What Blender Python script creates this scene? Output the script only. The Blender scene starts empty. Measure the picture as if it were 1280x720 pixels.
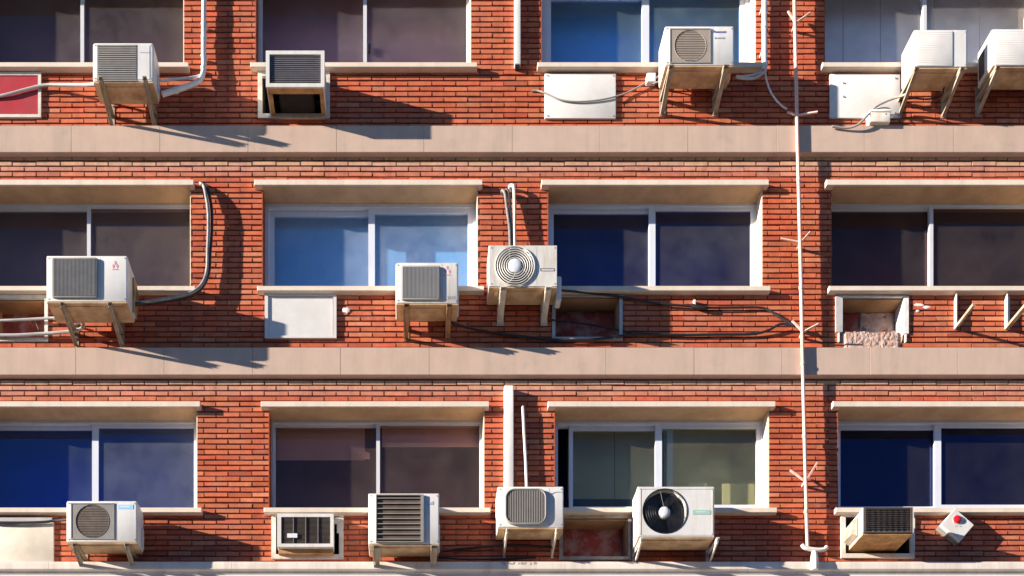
import bpy, bmesh, math, random
from mathutils import Vector
random.seed(7)
SC = bpy.context.scene
COL = SC.collection
# ------------------------------------------------------------------ survey grid
# wall survey: u runs along the facade, v runs DOWN it, d stands out of the brick face; one unit is 9 mm
S = 0.009
UC, VC, D = 510.0, 1300.0, 1330.0           # where the photographer stood: foot on the wall plane, distance
EYE = 1.6
def P(u, v, d): return Vector(((u-640)*S, -d*S, EYE+(VC-v)*S))
def uv(x, y, d):                             # a point sighted at (x, y) that stands d out of the wall -> its survey place
    k = 1-d/D
    return UC+(x-UC)*k, VC+(y-VC)*k
WO = {}
# ------------------------------------------------------------------ materials
def nd(nt, t, **kw):
    n = nt.nodes.new(t)
    for k, v in kw.items():
        if k in n.inputs: n.inputs[k].default_value = v
        else: setattr(n, k, v)
    return n
def mat(name, col, rough=0.6, var=0.12, scale=3.0, dirt=None, damt=0.0, dscale=1.2, streak=False, bump=0.0, bscale=60, metal=0.0, attr=False, spec=0.4):
    m = bpy.data.materials.new(name); m.use_nodes = True
    nt = m.node_tree; L = nt.links; b = nt.nodes['Principled BSDF']
    b.inputs['Roughness'].default_value = rough; b.inputs['Metallic'].default_value = metal
    b.inputs['Specular IOR Level'].default_value = spec
    geo = nd(nt, 'ShaderNodeNewGeometry')
    n1 = nd(nt, 'ShaderNodeTexNoise', Scale=scale, Detail=6.0, Roughness=0.6)
    L.new(geo.outputs['Position'], n1.inputs['Vector'])
    r1 = nd(nt, 'ShaderNodeMapRange'); r1.inputs[1].default_value=0.3; r1.inputs[2].default_value=0.7
    r1.inputs[3].default_value = 1-var; r1.inputs[4].default_value = 1+var
    L.new(n1.outputs['Fac'], r1.inputs[0])
    mx = nd(nt, 'ShaderNodeMix', data_type='RGBA', blend_type='MULTIPLY'); mx.inputs[0].default_value = 1
    mx.inputs[6].default_value = (*col, 1)
    L.new(r1.outputs[0], mx.inputs[7])
    out = mx.outputs[2]
    if attr:
        a = nd(nt, 'ShaderNodeAttribute', attribute_name='tint')
        m2 = nd(nt, 'ShaderNodeMix', data_type='RGBA', blend_type='MULTIPLY'); m2.inputs[0].default_value = 1
        L.new(out, m2.inputs[6]); L.new(a.outputs['Color'], m2.inputs[7]); out = m2.outputs[2]
    if dirt:
        mp = nd(nt, 'ShaderNodeMapping')
        mp.inputs['Scale'].default_value = (dscale*4, dscale*4, dscale*0.5) if streak else (dscale,)*3
        L.new(geo.outputs['Position'], mp.inputs['Vector'])
        n2 = nd(nt, 'ShaderNodeTexNoise', Scale=1.5, Detail=7.0, Roughness=0.65)
        L.new(mp.outputs[0], n2.inputs['Vector'])
        r2 = nd(nt, 'ShaderNodeMapRange'); r2.inputs[1].default_value=0.46; r2.inputs[2].default_value=0.72
        r2.inputs[3].default_value=0; r2.inputs[4].default_value=damt
        L.new(n2.outputs['Fac'], r2.inputs[0])
        m3 = nd(nt, 'ShaderNodeMix', data_type='RGBA'); m3.inputs[7].default_value = (*dirt, 1)
        L.new(r2.outputs[0], m3.inputs[0]); L.new(out, m3.inputs[6]); out = m3.outputs[2]
    L.new(out, b.inputs['Base Color'])
    if bump:
        n3 = nd(nt, 'ShaderNodeTexNoise', Scale=bscale, Detail=4.0)
        L.new(geo.outputs['Position'], n3.inputs['Vector'])
        bp = nd(nt, 'ShaderNodeBump', Strength=bump, Distance=0.004)
        L.new(n3.outputs['Fac'], bp.inputs['Height']); L.new(bp.outputs[0], b.inputs['Normal'])
    return m
def glass(name, tint, ior=1.5, gcol=(1,1,1), dust=0.05, dcol=(.55,.52,.5)):
    m = bpy.data.materials.new(name); m.use_nodes = True
    nt = m.node_tree; L = nt.links
    nt.nodes.remove(nt.nodes['Principled BSDF'])
    out = nt.nodes['Material Output']
    tr = nd(nt, 'ShaderNodeBsdfTransparent'); tr.inputs[0].default_value = (*tint, 1)
    gl = nd(nt, 'ShaderNodeBsdfGlossy'); gl.inputs['Color'].default_value = (*gcol, 1); gl.inputs['Roughness'].default_value = 0.015
    df = nd(nt, 'ShaderNodeBsdfDiffuse'); df.inputs[0].default_value = (*dcol, 1)
    geo = nd(nt, 'ShaderNodeNewGeometry')
    n = nd(nt, 'ShaderNodeTexNoise', Scale=2.2, Detail=8.0, Roughness=0.7); L.new(geo.outputs['Position'], n.inputs['Vector'])
    r = nd(nt, 'ShaderNodeMapRange'); r.inputs[1].default_value=.3; r.inputs[2].default_value=.75
    r.inputs[3].default_value=dust*0.45; r.inputs[4].default_value=dust*1.6
    L.new(n.outputs['Fac'], r.inputs[0])
    m1 = nd(nt, 'ShaderNodeMixShader'); L.new(r.outputs[0], m1.inputs[0]); L.new(tr.outputs[0], m1.inputs[1]); L.new(df.outputs[0], m1.inputs[2])
    nw = nd(nt, 'ShaderNodeTexNoise', Scale=0.9, Detail=1.0); L.new(geo.outputs['Position'], nw.inputs['Vector'])
    bp = nd(nt, 'ShaderNodeBump', Strength=0.06, Distance=0.02); L.new(nw.outputs['Fac'], bp.inputs['Height']); L.new(bp.outputs[0], gl.inputs['Normal'])
    fr = nd(nt, 'ShaderNodeFresnel', IOR=ior)
    m2 = nd(nt, 'ShaderNodeMixShader'); fb = nd(nt, 'ShaderNodeMath', operation='SUBTRACT'); fb.inputs[0].default_value=1; L.new(geo.outputs['Backfacing'], fb.inputs[1])
    fm_ = nd(nt, 'ShaderNodeMath', operation='MULTIPLY'); L.new(fr.outputs[0], fm_.inputs[0]); L.new(fb.outputs[0], fm_.inputs[1])
    L.new(fm_.outputs[0], m2.inputs[0]); L.new(m1.outputs[0], m2.inputs[1]); L.new(gl.outputs[0], m2.inputs[2])
    L.new(m2.outputs[0], out.inputs[0])
    return m
M = {}
M['brick'] = mat('brick', (.46,.108,.048), .82, .2, 11, dirt=(.46,.27,.19), damt=.26, dscale=.8, bump=.5, bscale=90, attr=True, spec=.25)
def weather(m, streakcol, amt, pale, pamt):
    nt=m.node_tree; L=nt.links; b=nt.nodes['Principled BSDF']; src=b.inputs['Base Color'].links[0].from_socket
    geo=nd(nt,'ShaderNodeNewGeometry')
    for col,am,sc,lo,hi in ((streakcol,amt,(7,7,.55),.52,.78),(pale,pamt,(2.2,2.2,2.6),.58,.8)):
        mp=nd(nt,'ShaderNodeMapping'); mp.inputs['Scale'].default_value=sc; L.new(geo.outputs['Position'],mp.inputs['Vector'])
        n=nd(nt,'ShaderNodeTexNoise',Scale=1.0,Detail=6.0,Roughness=.7); L.new(mp.outputs[0],n.inputs['Vector'])
        r=nd(nt,'ShaderNodeMapRange'); r.inputs[1].default_value=lo; r.inputs[2].default_value=hi; r.inputs[3].default_value=0; r.inputs[4].default_value=am
        L.new(n.outputs['Fac'],r.inputs[0])
        mx=nd(nt,'ShaderNodeMix',data_type='RGBA'); mx.inputs[7].default_value=(*col,1); L.new(r.outputs[0],mx.inputs[0]); L.new(src,mx.inputs[6]); src=mx.outputs[2]
    L.new(src,b.inputs['Base Color'])
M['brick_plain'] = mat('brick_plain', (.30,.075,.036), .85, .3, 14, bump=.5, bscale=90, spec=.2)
weather(M['brick'],(.16,.045,.03),.55,(.55,.36,.28),.45)
M['mortar'] = mat('mortar', (.20,.078,.062), .95, .25, 14, bump=.5, bscale=120, spec=.1)
M['concrete'] = mat('pink_concrete', (.485,.358,.294), .85, .05, 5, dirt=(.33,.255,.205), damt=.4, dscale=.9, streak=True, bump=.3, bscale=110, spec=.2)
weather(M['concrete'],(.31,.25,.21),.4,(.27,.23,.205),.45)
M['stone'] = mat('cream_stone', (.66,.56,.465), .75, .05, 6, dirt=(.45,.36,.29), damt=.4, dscale=1.2, streak=True, bump=.15, spec=.25)
M['soffit'] = mat('lintel_soffit', (.57,.37,.22), .85, .10, 5, dirt=(.36,.22,.12), damt=.6, dscale=2.2, bump=.2, spec=.2)  # warm brown puts light bounced from below into the colour, over real dirt
M['cornice'] = mat('cornice_paint', (.68,.62,.56), .6, .06, 4, dirt=(.35,.28,.22), damt=.45, dscale=1.1, streak=True, bump=.1, spec=.3)
M['stucco'] = mat('stucco', (.62,.60,.58), .9, .06, 3, dirt=(.4,.38,.36), damt=.3, bump=.2)
M['white'] = mat('casing_white', (.63,.625,.62), .42, .045, 6, dirt=(.50,.41,.30), damt=.42, dscale=2.2, streak=True, spec=.4)
M['white2'] = mat('casing_offwhite', (.59,.575,.55), .45, .04, 6, dirt=(.38,.28,.18), damt=.6, dscale=2.6, streak=True, spec=.4)
M['pan'] = mat('base_pan', (.47,.33,.20), .6, .2, 8, dirt=(.24,.11,.045), damt=.85, dscale=3.5)
M['rustpan'] = mat('rusty_pan', (.46,.26,.11), .8, .25, 10, dirt=(.16,.07,.03), damt=.8, dscale=5)
M['grille'] = mat('grille_grey', (.235,.225,.215), .55, .10, 9, dirt=(.30,.26,.22), damt=.5, dscale=3)
M['grille_light'] = mat('grille_light', (.335,.32,.305), .55, .08, 9, dirt=(.25,.22,.2), damt=.4, dscale=3)
M['grille_dark'] = mat('grille_dark', (.085,.065,.055), .6, .2, 9, dirt=(.18,.13,.1), damt=.4, dscale=4)
M['grille_brown'] = mat('grille_brown', (.12,.097,.085), .95, .15, 9, dirt=(.24,.2,.17), damt=.5, dscale=3)
M['taupe'] = mat('taupe_grille', (.30,.25,.215), .95, .08, 9)
M['taupe_dark'] = mat('taupe_bay', (.25,.205,.175), .95, .1, 9)
M['slat'] = mat('slat', (.30,.255,.215), .5, .1, 9)
M['wire'] = mat('wire_white', (.62,.60,.58), .5, .06, 9, dirt=(.35,.3,.25), damt=.3, dscale=4)
M['black'] = mat('black_plastic', (.012,.012,.014), .35, .1, 9, spec=.5)
M['dark'] = mat('dark_cavity', (.02,.015,.012), .9, .3, 9)
M['hub'] = mat('fan_hub', (.66,.68,.72), .4, .03, 9)
M['fin'] = mat('condenser_fins', (.19,.18,.20), .45, .15, 12, metal=.3)
M['rust'] = mat('rusty_steel', (.30,.155,.07), .8, .35, 22, dirt=(.5,.42,.34), damt=.6, dscale=6, bump=.3)
M['bracket'] = mat('bracket_paint', (.36,.31,.25), .6, .15, 12, dirt=(.25,.12,.05), damt=.85, dscale=5)
M['bracket_w'] = mat('bracket_white', (.66,.61,.54), .5, .08, 10, dirt=(.32,.2,.1), damt=.5, dscale=6)
M['pipe'] = mat('pvc_white', (.66,.65,.64), .4, .05, 6, dirt=(.45,.38,.3), damt=.35, dscale=3, streak=True)
M['pipe_grey'] = mat('pipe_wrap_grey', (.44,.43,.43), .5, .12, 12, dirt=(.25,.23,.2), damt=.4, dscale=6)
M['pipe_pink'] = mat('pipe_faded', (.66,.46,.40), .5, .1, 9, dirt=(.58,.27,.18), damt=.7, dscale=4, streak=True)
M['pipe_mid'] = mat('pipe_wrap_mid', (.24,.235,.24), .5, .2, 12, dirt=(.42,.4,.37), damt=.6, dscale=8)
M['pipe_dark'] = mat('pipe_wrap_dark', (.115,.11,.115), .5, .2, 12, dirt=(.3,.28,.26), damt=.5, dscale=8)
M['cable'] = mat('black_cable', (.022,.02,.024), .5, .2, 10)
M['cable_g'] = mat('grey_cable', (.33,.315,.30), .5, .1, 10)
M['alu'] = mat('white_lacquer_frame', (.64,.67,.76), .35, .03, 6, dirt=(.45,.43,.42), damt=.2, dscale=3, streak=True)
M['alu_thin'] = mat('anodised_frame', (.58,.58,.61), .35, .05, 6, spec=.5)
M['alu_dark'] = mat('dark_frame', (.10,.085,.08), .4, .05, 6)
M['plaster'] = mat('reveal_plaster', (.70,.60,.46), .85, .08, 8, dirt=(.5,.36,.24), damt=.4, dscale=3, bump=.2)
M['patch'] = mat('white_plaster', (.72,.68,.66), .9, .10, 20, dirt=(.45,.36,.3), damt=.4, dscale=5, bump=.8, bscale=70)
M['rubble'] = mat('rubble', (.44,.32,.275), .95, .3, 26, dirt=(.40,.17,.11), damt=.75, dscale=7, bump=.9, bscale=80)
M['lining'] = mat('niche_lining', (.42,.25,.13), .9, .2, 12, dirt=(.2,.09,.05), damt=.7, dscale=4, bump=.4)
M['niche_back'] = mat('niche_back', (.27,.05,.038), .9, .25, 10, dirt=(.42,.30,.27), damt=.95, dscale=3.2, bump=.4)
M['board'] = mat('cover_board', (.60,.58,.57), .6, .05, 7, dirt=(.48,.43,.38), damt=.4, dscale=2.2, bump=.1)
M['board_c'] = mat('cover_board_cream', (.60,.54,.46), .7, .07, 7, dirt=(.4,.33,.26), damt=.5, dscale=2.2, bump=.1)
M['red'] = mat('red_paint', (.38,.03,.04), .5, .10, 8, dirt=(.28,.08,.08), damt=.4, dscale=3)
M['redlamp'] = mat('red_lens', (.62,.012,.02), .2, .05, 20, spec=.6)
M['blue'] = mat('blue_print', (.12,.12,.50), .5, .02, 6)
M['blue_grey'] = mat('bluegrey_print', (.33,.34,.47), .5, .02, 6)
M['skyblue'] = mat('pale_blue_label', (.30,.62,.88), .4, .03, 6)
M['redprint'] = mat('faded_red_print', (.60,.27,.29), .5, .03, 6)
M['greyprint'] = mat('grey_print', (.30,.29,.30), .5, .03, 6)
M['green'] = mat('green_label', (.30,.52,.44), .4, .03, 6)
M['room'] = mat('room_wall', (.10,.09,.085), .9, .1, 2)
M['asphalt'] = mat('asphalt', (.05,.05,.052), .9, .2, 3, bump=.4)
M['paving'] = mat('paving', (.50,.44,.38), .9, .1, 4, bump=.2)
M['kerb'] = mat('kerb_stone', (.38,.36,.34), .85, .1, 4)
M['earth'] = mat('ground_earth', (.07,.065,.06), .95, .2, .3)
# ------------------------------------------------------------------ mesh builder
class MB:
    def __init__(s): s.v=[]; s.f=[]; s.c=None; s.sm=[]
    def quad(s, a, b, c, d): 
        i=len(s.v); s.v += [a,b,c,d]; s.f.append((i,i+1,i+2,i+3)); s.sm.append(False); return s
    def box(s, u0,u1,v0,v1,d0,d1, back=True, jit=0):
        i=len(s.v)
        j=lambda: (random.uniform(-jit,jit) if jit else 0)
        for d in (d0,d1):
            s.v += [(u0+j(),v0+j(),d+j()),(u1+j(),v0+j(),d+j()),(u1+j(),v1+j(),d+j()),(u0+j(),v1+j(),d+j())]
        F=[(4,5,6,7),(0,1,5,4),(1,2,6,5),(2,3,7,6),(3,0,4,7)]
        if back: F.append((3,2,1,0))
        for q in F: s.f.append(tuple(i+k for k in q)); s.sm.append(False)
        return len(F)
    def ring(s, u0,u1,v0,v1,w,d0,d1, wl=None,wr=None,wt=None,wb=None):   # rectangular frame butted from four bars
        wl=w if wl is None else wl; wr=w if wr is None else wr; wt=w if wt is None else wt; wb=w if wb is None else wb
        if wt: s.box(u0,u1,v0,v0+wt,d0,d1)
        if wb: s.box(u0,u1,v1-wb,v1,d0,d1)
        s.box(u0,u0+wl,v0+wt,v1-wb,d0,d1); s.box(u1-wr,u1,v0+wt,v1-wb,d0,d1)
        return s
    def loft(s, loops, cap0=True, cap1=True, smooth=False):
        n=len(loops[0]); i=len(s.v)
        for l in loops: s.v += l
        for a in range(len(loops)-1):
            for k in range(n):
                k2=(k+1)%n
                s.f.append((i+a*n+k,i+a*n+k2,i+(a+1)*n+k2,i+(a+1)*n+k)); s.sm.append(smooth)
        if cap0: s.f.append(tuple(i+k for k in reversed(range(n)))); s.sm.append(False)
        if cap1: s.f.append(tuple(i+(len(loops)-1)*n+k for k in range(n))); s.sm.append(False)
        return s
    def rbox(s, u0,u1,v0,v1,d0,d1,r=2.5,ch=1.2,n=4,back_ch=0):
        def rr(ins,d):
            a0,a1,b0,b1=u0+ins,u1-ins,v0+ins,v1-ins; q=max(r-ins,.3); L=[]
            for cx,cy,st in ((a0+q,b0+q,math.pi),(a1-q,b0+q,1.5*math.pi),(a1-q,b1-q,0),(a0+q,b1-q,.5*math.pi)):
                for k in range(n+1):
                    t=st+k/n*math.pi/2
                    L.append((cx+q*math.cos(t),cy+q*math.sin(t),d))
            return L
        return s.loft([rr(0,d0),rr(0,d1-ch),rr(ch*.3,d1-ch*.3),rr(ch,d1)], smooth=True)
    def disc(s, u,v,r,d0,d1,n=40,sy=1):
        L=lambda d:[(u+r*math.cos(2*math.pi*k/n),v+sy*r*math.sin(2*math.pi*k/n),d) for k in range(n)]
        return s.loft([L(d0),L(d1)])
    def torus(s, u,v,R,r,d,n=48,m=6):
        loops=[]
        for a in range(n+1):
            t=2*math.pi*a/n
            loops.append([(u+(R+r*math.cos(p))*math.cos(t), v+(R+r*math.cos(p))*math.sin(t), d+r*math.sin(p)) for p in [2*math.pi*k/m for k in range(m)]])
        return s.loft(loops,False,False,True)
    def tube(s, pts, r, n=8, smooth_pts=6, caps=True):
        pts=[Vector(p) for p in pts]
        if smooth_pts>1 and len(pts)>2:
            o=[]; q=[pts[0]*2-pts[1]]+pts+[pts[-1]*2-pts[-2]]
            for i in range(1,len(q)-2):
                for k in range(smooth_pts):
                    t=k/smooth_pts; a,b,c,d_=q[i-1],q[i],q[i+1],q[i+2]
                    o.append(0.5*((2*b)+(c-a)*t+(2*a-5*b+4*c-d_)*t*t+(3*b-a-3*c+d_)*t**3))
            o.append(pts[-1]); pts=o
        loops=[]; up=None
        for i,p in enumerate(pts):
            t=(pts[min(i+1,len(pts)-1)]-pts[max(i-1,0)]).normalized()
            if up is None:
                up=Vector((0,0,1)) if abs(t.z)<.9 else Vector((1,0,0))
            a=t.cross(up).normalized(); up=a.cross(t).normalized()
            rr=r(i/(len(pts)-1)) if callable(r) else r
            loops.append([tuple(p+a*rr*math.cos(2*math.pi*k/n)+up*rr*math.sin(2*math.pi*k/n)) for k in range(n)])
        return s.loft(loops,caps,caps,True)
    def bar(s, a, b, w, h):                    # straight flat bar a->b: w along u, h across
        a=Vector(a); b=Vector(b); t=(b-a).normalized(); e=Vector((1,0,0))
        if abs(t.x)>.9: e=Vector((0,0,1))
        e=(e-t*e.dot(t)).normalized(); g=t.cross(e)
        L=lambda p:[tuple(p+e*x*w/2+g*y*h/2) for x,y in ((-1,-1),(1,-1),(1,1),(-1,1))]
        return s.loft([L(a),L(b)])
    def prism(s, poly, d0, d1):
        return s.loft([[(x,y,d0) for x,y in poly],[(x,y,d1) for x,y in poly]])
    def build(s, name, m, parent=None, label=None):
        W=[P(*q) for q in s.v]
        lo=Vector((min(w.x for w in W),min(w.y for w in W),min(w.z for w in W))); hi=Vector((max(w.x for w in W),max(w.y for w in W),max(w.z for w in W)))
        o0=(lo+hi)/2
        me=bpy.data.meshes.new(name); me.from_pydata([w-o0 for w in W],[],s.f)
        bm=bmesh.new(); bm.from_mesh(me); bmesh.ops.recalc_face_normals(bm, faces=bm.faces); bm.to_mesh(me); bm.free()
        me.polygons.foreach_set('use_smooth', [bool(x) for x in s.sm])
        if any(s.sm): me.set_sharp_from_angle(angle=math.radians(38))
        if s.c:
            at=me.attributes.new('tint','FLOAT_COLOR','FACE')
            at.data.foreach_set('color',[x for c in s.c for x in (*c,1)])
        me.materials.append(M[m] if isinstance(m,str) else m)
        ob=bpy.data.objects.new(name, me); COL.objects.link(ob)
        link(ob,o0,parent)
        if label: ob['label']=label
        return ob
def link(ob,o0,parent):
    WO[ob.name]=o0
    if parent is not None:
        ob.parent=parent; ob.location=o0-WO[parent.name]
    else: ob.location=o0
def tag(o,label=None,cat=None,group=None,kind=None):
    if label: o['label']=label
    if cat: o['category']=cat
    if group: o['group']=group
    if kind: o['kind']=kind
    return o
def thing(name,label,cat,at,group=None):
    o=bpy.data.objects.new(name,None); o.empty_display_size=.1; COL.objects.link(o); link(o,P(*at),None)
    return tag(o,label,cat,group)
def lettering(body,name,size,u,v,d,m,parent,shear=0.0,xs=1.0):
    cu=bpy.data.curves.new('lettering','FONT'); cu.body=body; cu.size=size*S; cu.extrude=.12*S; cu.shear=shear
    to=bpy.data.objects.new('lettering_curve',cu); COL.objects.link(to)
    dg=bpy.context.evaluated_depsgraph_get()
    me=bpy.data.meshes.new_from_object(to.evaluated_get(dg)); bpy.data.objects.remove(to); bpy.data.curves.remove(cu)
    for q in me.vertices: x,y,z=q.co; q.co=(x*xs,-z,y)
    me.materials.clear(); me.materials.append(M[m]); me.name=name
    ob=bpy.data.objects.new(name,me); COL.objects.link(ob); link(ob,P(u,v,d),parent); return ob
# ------------------------------------------------------------------ facade
bld = thing('apartment_building','red brick apartment facade with pink concrete bands and three rows of sliding windows','building',(640,1478-0.1,0))
U0, U1, VT, VB = -260, 1560, -175, 720
OFFX={1:-8.4,2:0,3:8.2}; OFFV={1:-278,2:0,3:275.5}
OPEN={'A':(-31.5,238.5),'B':(328,597.5),'C':(685,953.5),'D':(1039,1309)}
def opening(c,r): a,b=OPEN[c]; return a+OFFX[r],b+OFFX[r],238+OFFV[r],362.7+OFFV[r]
holes=[opening(c,r) for r in (1,2,3) for c in 'ABCD']
NICHES={'A2':(-8,56,374,423),'C2':(694,774,371,422),'D2':(1049,1131,372,428),'C3':(703,785,648,696),
        'B1':(328,407,97,145),'B3':(345,424,646,695),'D3':(1056,1137,646,694)}
holes += list(NICHES.values())
BANDS=[(-114,-81),(163.2,196.6),(439,473.2)]
# mortar backing with real openings
mb=MB()
us=sorted({U0,U1,*[h[0] for h in holes],*[h[1] for h in holes]}); vs=sorted({VT,VB,*[h[2] for h in holes],*[h[3] for h in holes]})
inside=lambda u,v:any(h[0]<u<h[1] and h[2]<v<h[3] for h in holes)
for a,b in zip(us,us[1:]):
    for c,e in zip(vs,vs[1:]):
        if not inside((a+b)/2,(c+e)/2):
            mb.quad((a,c,-1.4),(b,c,-1.4),(b,e,-1.4),(a,e,-1.4)); mb.quad((a,c,-34),(b,c,-34),(b,e,-34),(a,e,-34))
for h in holes:
    a,b,c,e=h
    for q in (((a,c),(b,c)),((b,c),(b,e)),((b,e),(a,e)),((a,e),(a,c))):
        (x0,y0),(x1,y1)=q
        mb.quad((x0,y0,-1.4),(x1,y1,-1.4),(x1,y1,-34),(x0,y0,-34))
core=mb.build('mortar_joints','mortar',bld)
# bricks, laid one by one in running bond
mb=MB(); mb.c=[]
pitch=6.68; course=0; v=211-pitch*58
while v<VB-6:
    if not any(b0-1<v<b1+1 for b0,b1 in BANDS):
        off=(course%2)*15.0+random.uniform(-.5,.5)
        blocked=sorted((h[0],h[1]) for h in holes if h[2]-2.75<v<h[3]+2.75)
        free=[]; x=U0
        for a,b in blocked:
            if a>x: free.append((x,a))
            x=max(x,b)
        if x<U1: free.append((x,U1))
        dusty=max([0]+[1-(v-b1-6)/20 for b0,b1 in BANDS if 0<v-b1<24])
        for a,b in free:
            k=math.floor((a-off)/30)
            while k*30+off<b:
                w0=max(a,k*30+off+random.uniform(.5,1.0)); w1=min(b,k*30+30+off-random.uniform(.5,1.0)); k+=1
                if w0-a<1.2: w0=a+.05
                if b-w1<1.2: w1=b-.05
                if w1-w0<2.2: continue
                hh=2.32+random.uniform(-.12,.12); dv=random.uniform(-.2,.2)
                n=mb.box(w0,w1,v-hh+dv,v+hh+dv,-4,random.gauss(0,.16),back=False,jit=.13)
                t=random.gauss(1,.10); g=random.gauss(0,.06); p=random.random()
                col=(t*(1+.02*g),t*(1+g*1.6),t*(1+g*1.3))
                if p<.06: col=(t*.80,t*.66,t*.75)
                elif p<.13: col=(t*1.08,t*1.5,t*1.7)
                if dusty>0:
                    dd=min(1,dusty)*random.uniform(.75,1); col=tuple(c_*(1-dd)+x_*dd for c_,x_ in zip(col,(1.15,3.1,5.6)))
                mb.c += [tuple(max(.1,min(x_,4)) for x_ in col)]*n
    v+=pitch; course+=1
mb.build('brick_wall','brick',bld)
# concrete bands of cast panels
for i,(b0,b1) in enumerate(BANDS):
    mb=MB(); x=U0; j=639.5-109.6*9+(i-1)*6
    while j<U0: j+=109.6
    es=[U0]
    while j<U1: es.append(j+random.uniform(-1,1)); j+=109.6
    es.append(U1)
    for a,b in zip(es,es[1:]):
        dz=random.uniform(-.08,.08); mb.loft([[(a+.1,b0,-3),(b-.1,b0,-3),(b-.1,b1,-3),(a+.1,b1,-3)],
                 [(a+.1,b0,7.0+dz),(b-.1,b0,7.0+dz),(b-.1,b1,7.0+dz),(a+.1,b1,7.0+dz)],
                 [(a+.3,b0+.5,7.5+dz),(b-.3,b0+.5,7.5+dz),(b-.3,b1-.5,7.5+dz),(a+.3,b1-.5,7.5+dz)]])
    mb.box(U0,U1,b0+.6,b1-.6,-3.5,6.9)
    mb.build('concrete_band','concrete',bld)
# cornice over the ground floor
mb=MB()
prof=[(-3,708.6),(14.5,708.6),(16,709.4),(16.3,712),(16.3,718.2),(15.2,719.6),(13,720.2),(12.2,722.5),(-3,722.5)]
es=[U0,66,292,520,704,930,1214,U1]
for a,b in zip(es,es[1:]):
    mb.loft([[(a+.15,q,d) for d,q in prof],[(b-.15,q,d) for d,q in prof]])
co=mb.build('cornice','cornice',bld)
mk=MB()
for x in (628.5,631,635,637.5,640,642.5,648.5,652,654.5,657,663.5,668,670.5):   # stencilled dark marks on the cornice, illegible
    h=random.uniform(1.8,3.4)
    cu,cv=uv(x,704.4+random.uniform(-.6,.6),16.3); mk.box(cu-1,cu+random.uniform(.3,.9),cv-h/2,cv+h/2,16.0,16.45)
mk.build('stencil_marks','greyprint',co)
mb=MB(); mb.box(U0,U1,722.4,790,-30,11.5); mb.build('fascia_board','stucco',bld)
mb=MB(); mb.box(U0,U1,790.2,1477.6,-34,1); mb.build('ground_floor_wall','stucco',bld)
# plaster patch and scuffs on the brick
def blob(name,cx,cy,rx,ry,d,m,parent,n=14,seed=1,label=None):
    rnd=random.Random(seed); mb=MB()
    pl=[(cx+rx*math.cos(2*math.pi*k/n)*rnd.uniform(.6,1.15),cy+ry*math.sin(2*math.pi*k/n)*rnd.uniform(.6,1.15)) for k in range(n)]
    c=(sum(p[0] for p in pl)/n,sum(p[1] for p in pl)/n)
    mb.loft([[(x,y,-1) for x,y in pl],[(x,y,d*.6) for x,y in pl],[(c[0]+(x-c[0])*.6,c[1]+(y-c[1])*.6,d) for x,y in pl]],smooth=True)
    return mb.build(name,m,parent,label)
blob('plaster_patch',433,388,5.5,4,1.2,'patch',bld,seed=3)
for q in ((1148,381,7,2.2,5),(1158,384,5,2,6),(1147,389,3,1.6,8)): blob('plaster_scuff',*q[:4],.5,'patch',bld,seed=q[4])
# ------------------------------------------------------------------ windows
G={}
def gl(k,*a,**kw): G[k]=glass('glass_'+k,*a,**kw)
#            tint of the pane        ior   reflection colour     dust
gl('smoke',(.70,.62,.66),ior=1.5,gcol=(.8,.72,.85),dust=.055,dcol=(.6,.52,.45))
gl('plum',(.88,.77,.80),ior=1.5,gcol=(.8,.75,.95),dust=.055)
gl('azure',(.60,.80,1.),ior=1.6,gcol=(.5,.8,1.),dust=.07,dcol=(.5,.6,.55))
gl('sky',(.72,.88,1.),ior=1.6,gcol=(.6,.8,1.),dust=.14,dcol=(.55,.6,.7))
gl('navy',(.36,.42,.72),ior=1.65,gcol=(.5,.55,1.),dust=.05)
gl('royal',(.2,.4,.85),ior=2.0,gcol=(.28,.48,.95),dust=.045,dcol=(.5,.58,.62))
gl('royal_dusty',(.2,.4,.8),ior=1.9,gcol=(.25,.48,1.),dust=.12,dcol=(.42,.44,.42))
gl('ink',(.1,.14,.4),ior=1.75,gcol=(.25,.36,.95),dust=.02)
gl('haze',(.95,.95,.98),ior=1.5,gcol=(.9,.9,1.),dust=.10)
gl('dusk',(.86,.72,.68),ior=1.5,gcol=(.8,.72,.9),dust=.035,dcol=(.55,.47,.42))
gl('umber',(.62,.48,.45),ior=1.5,gcol=(.7,.6,.8),dust=.03)
gl('teal',(.80,.83,.80),ior=1.55,gcol=(.5,.75,1.),dust=.06,dcol=(.5,.5,.35))
BL={}
def blind_mat(k,c): 
    if k not in BL: BL[k]=mat('blind_'+k,c,.8,.06,3)
    return BL[k]
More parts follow.
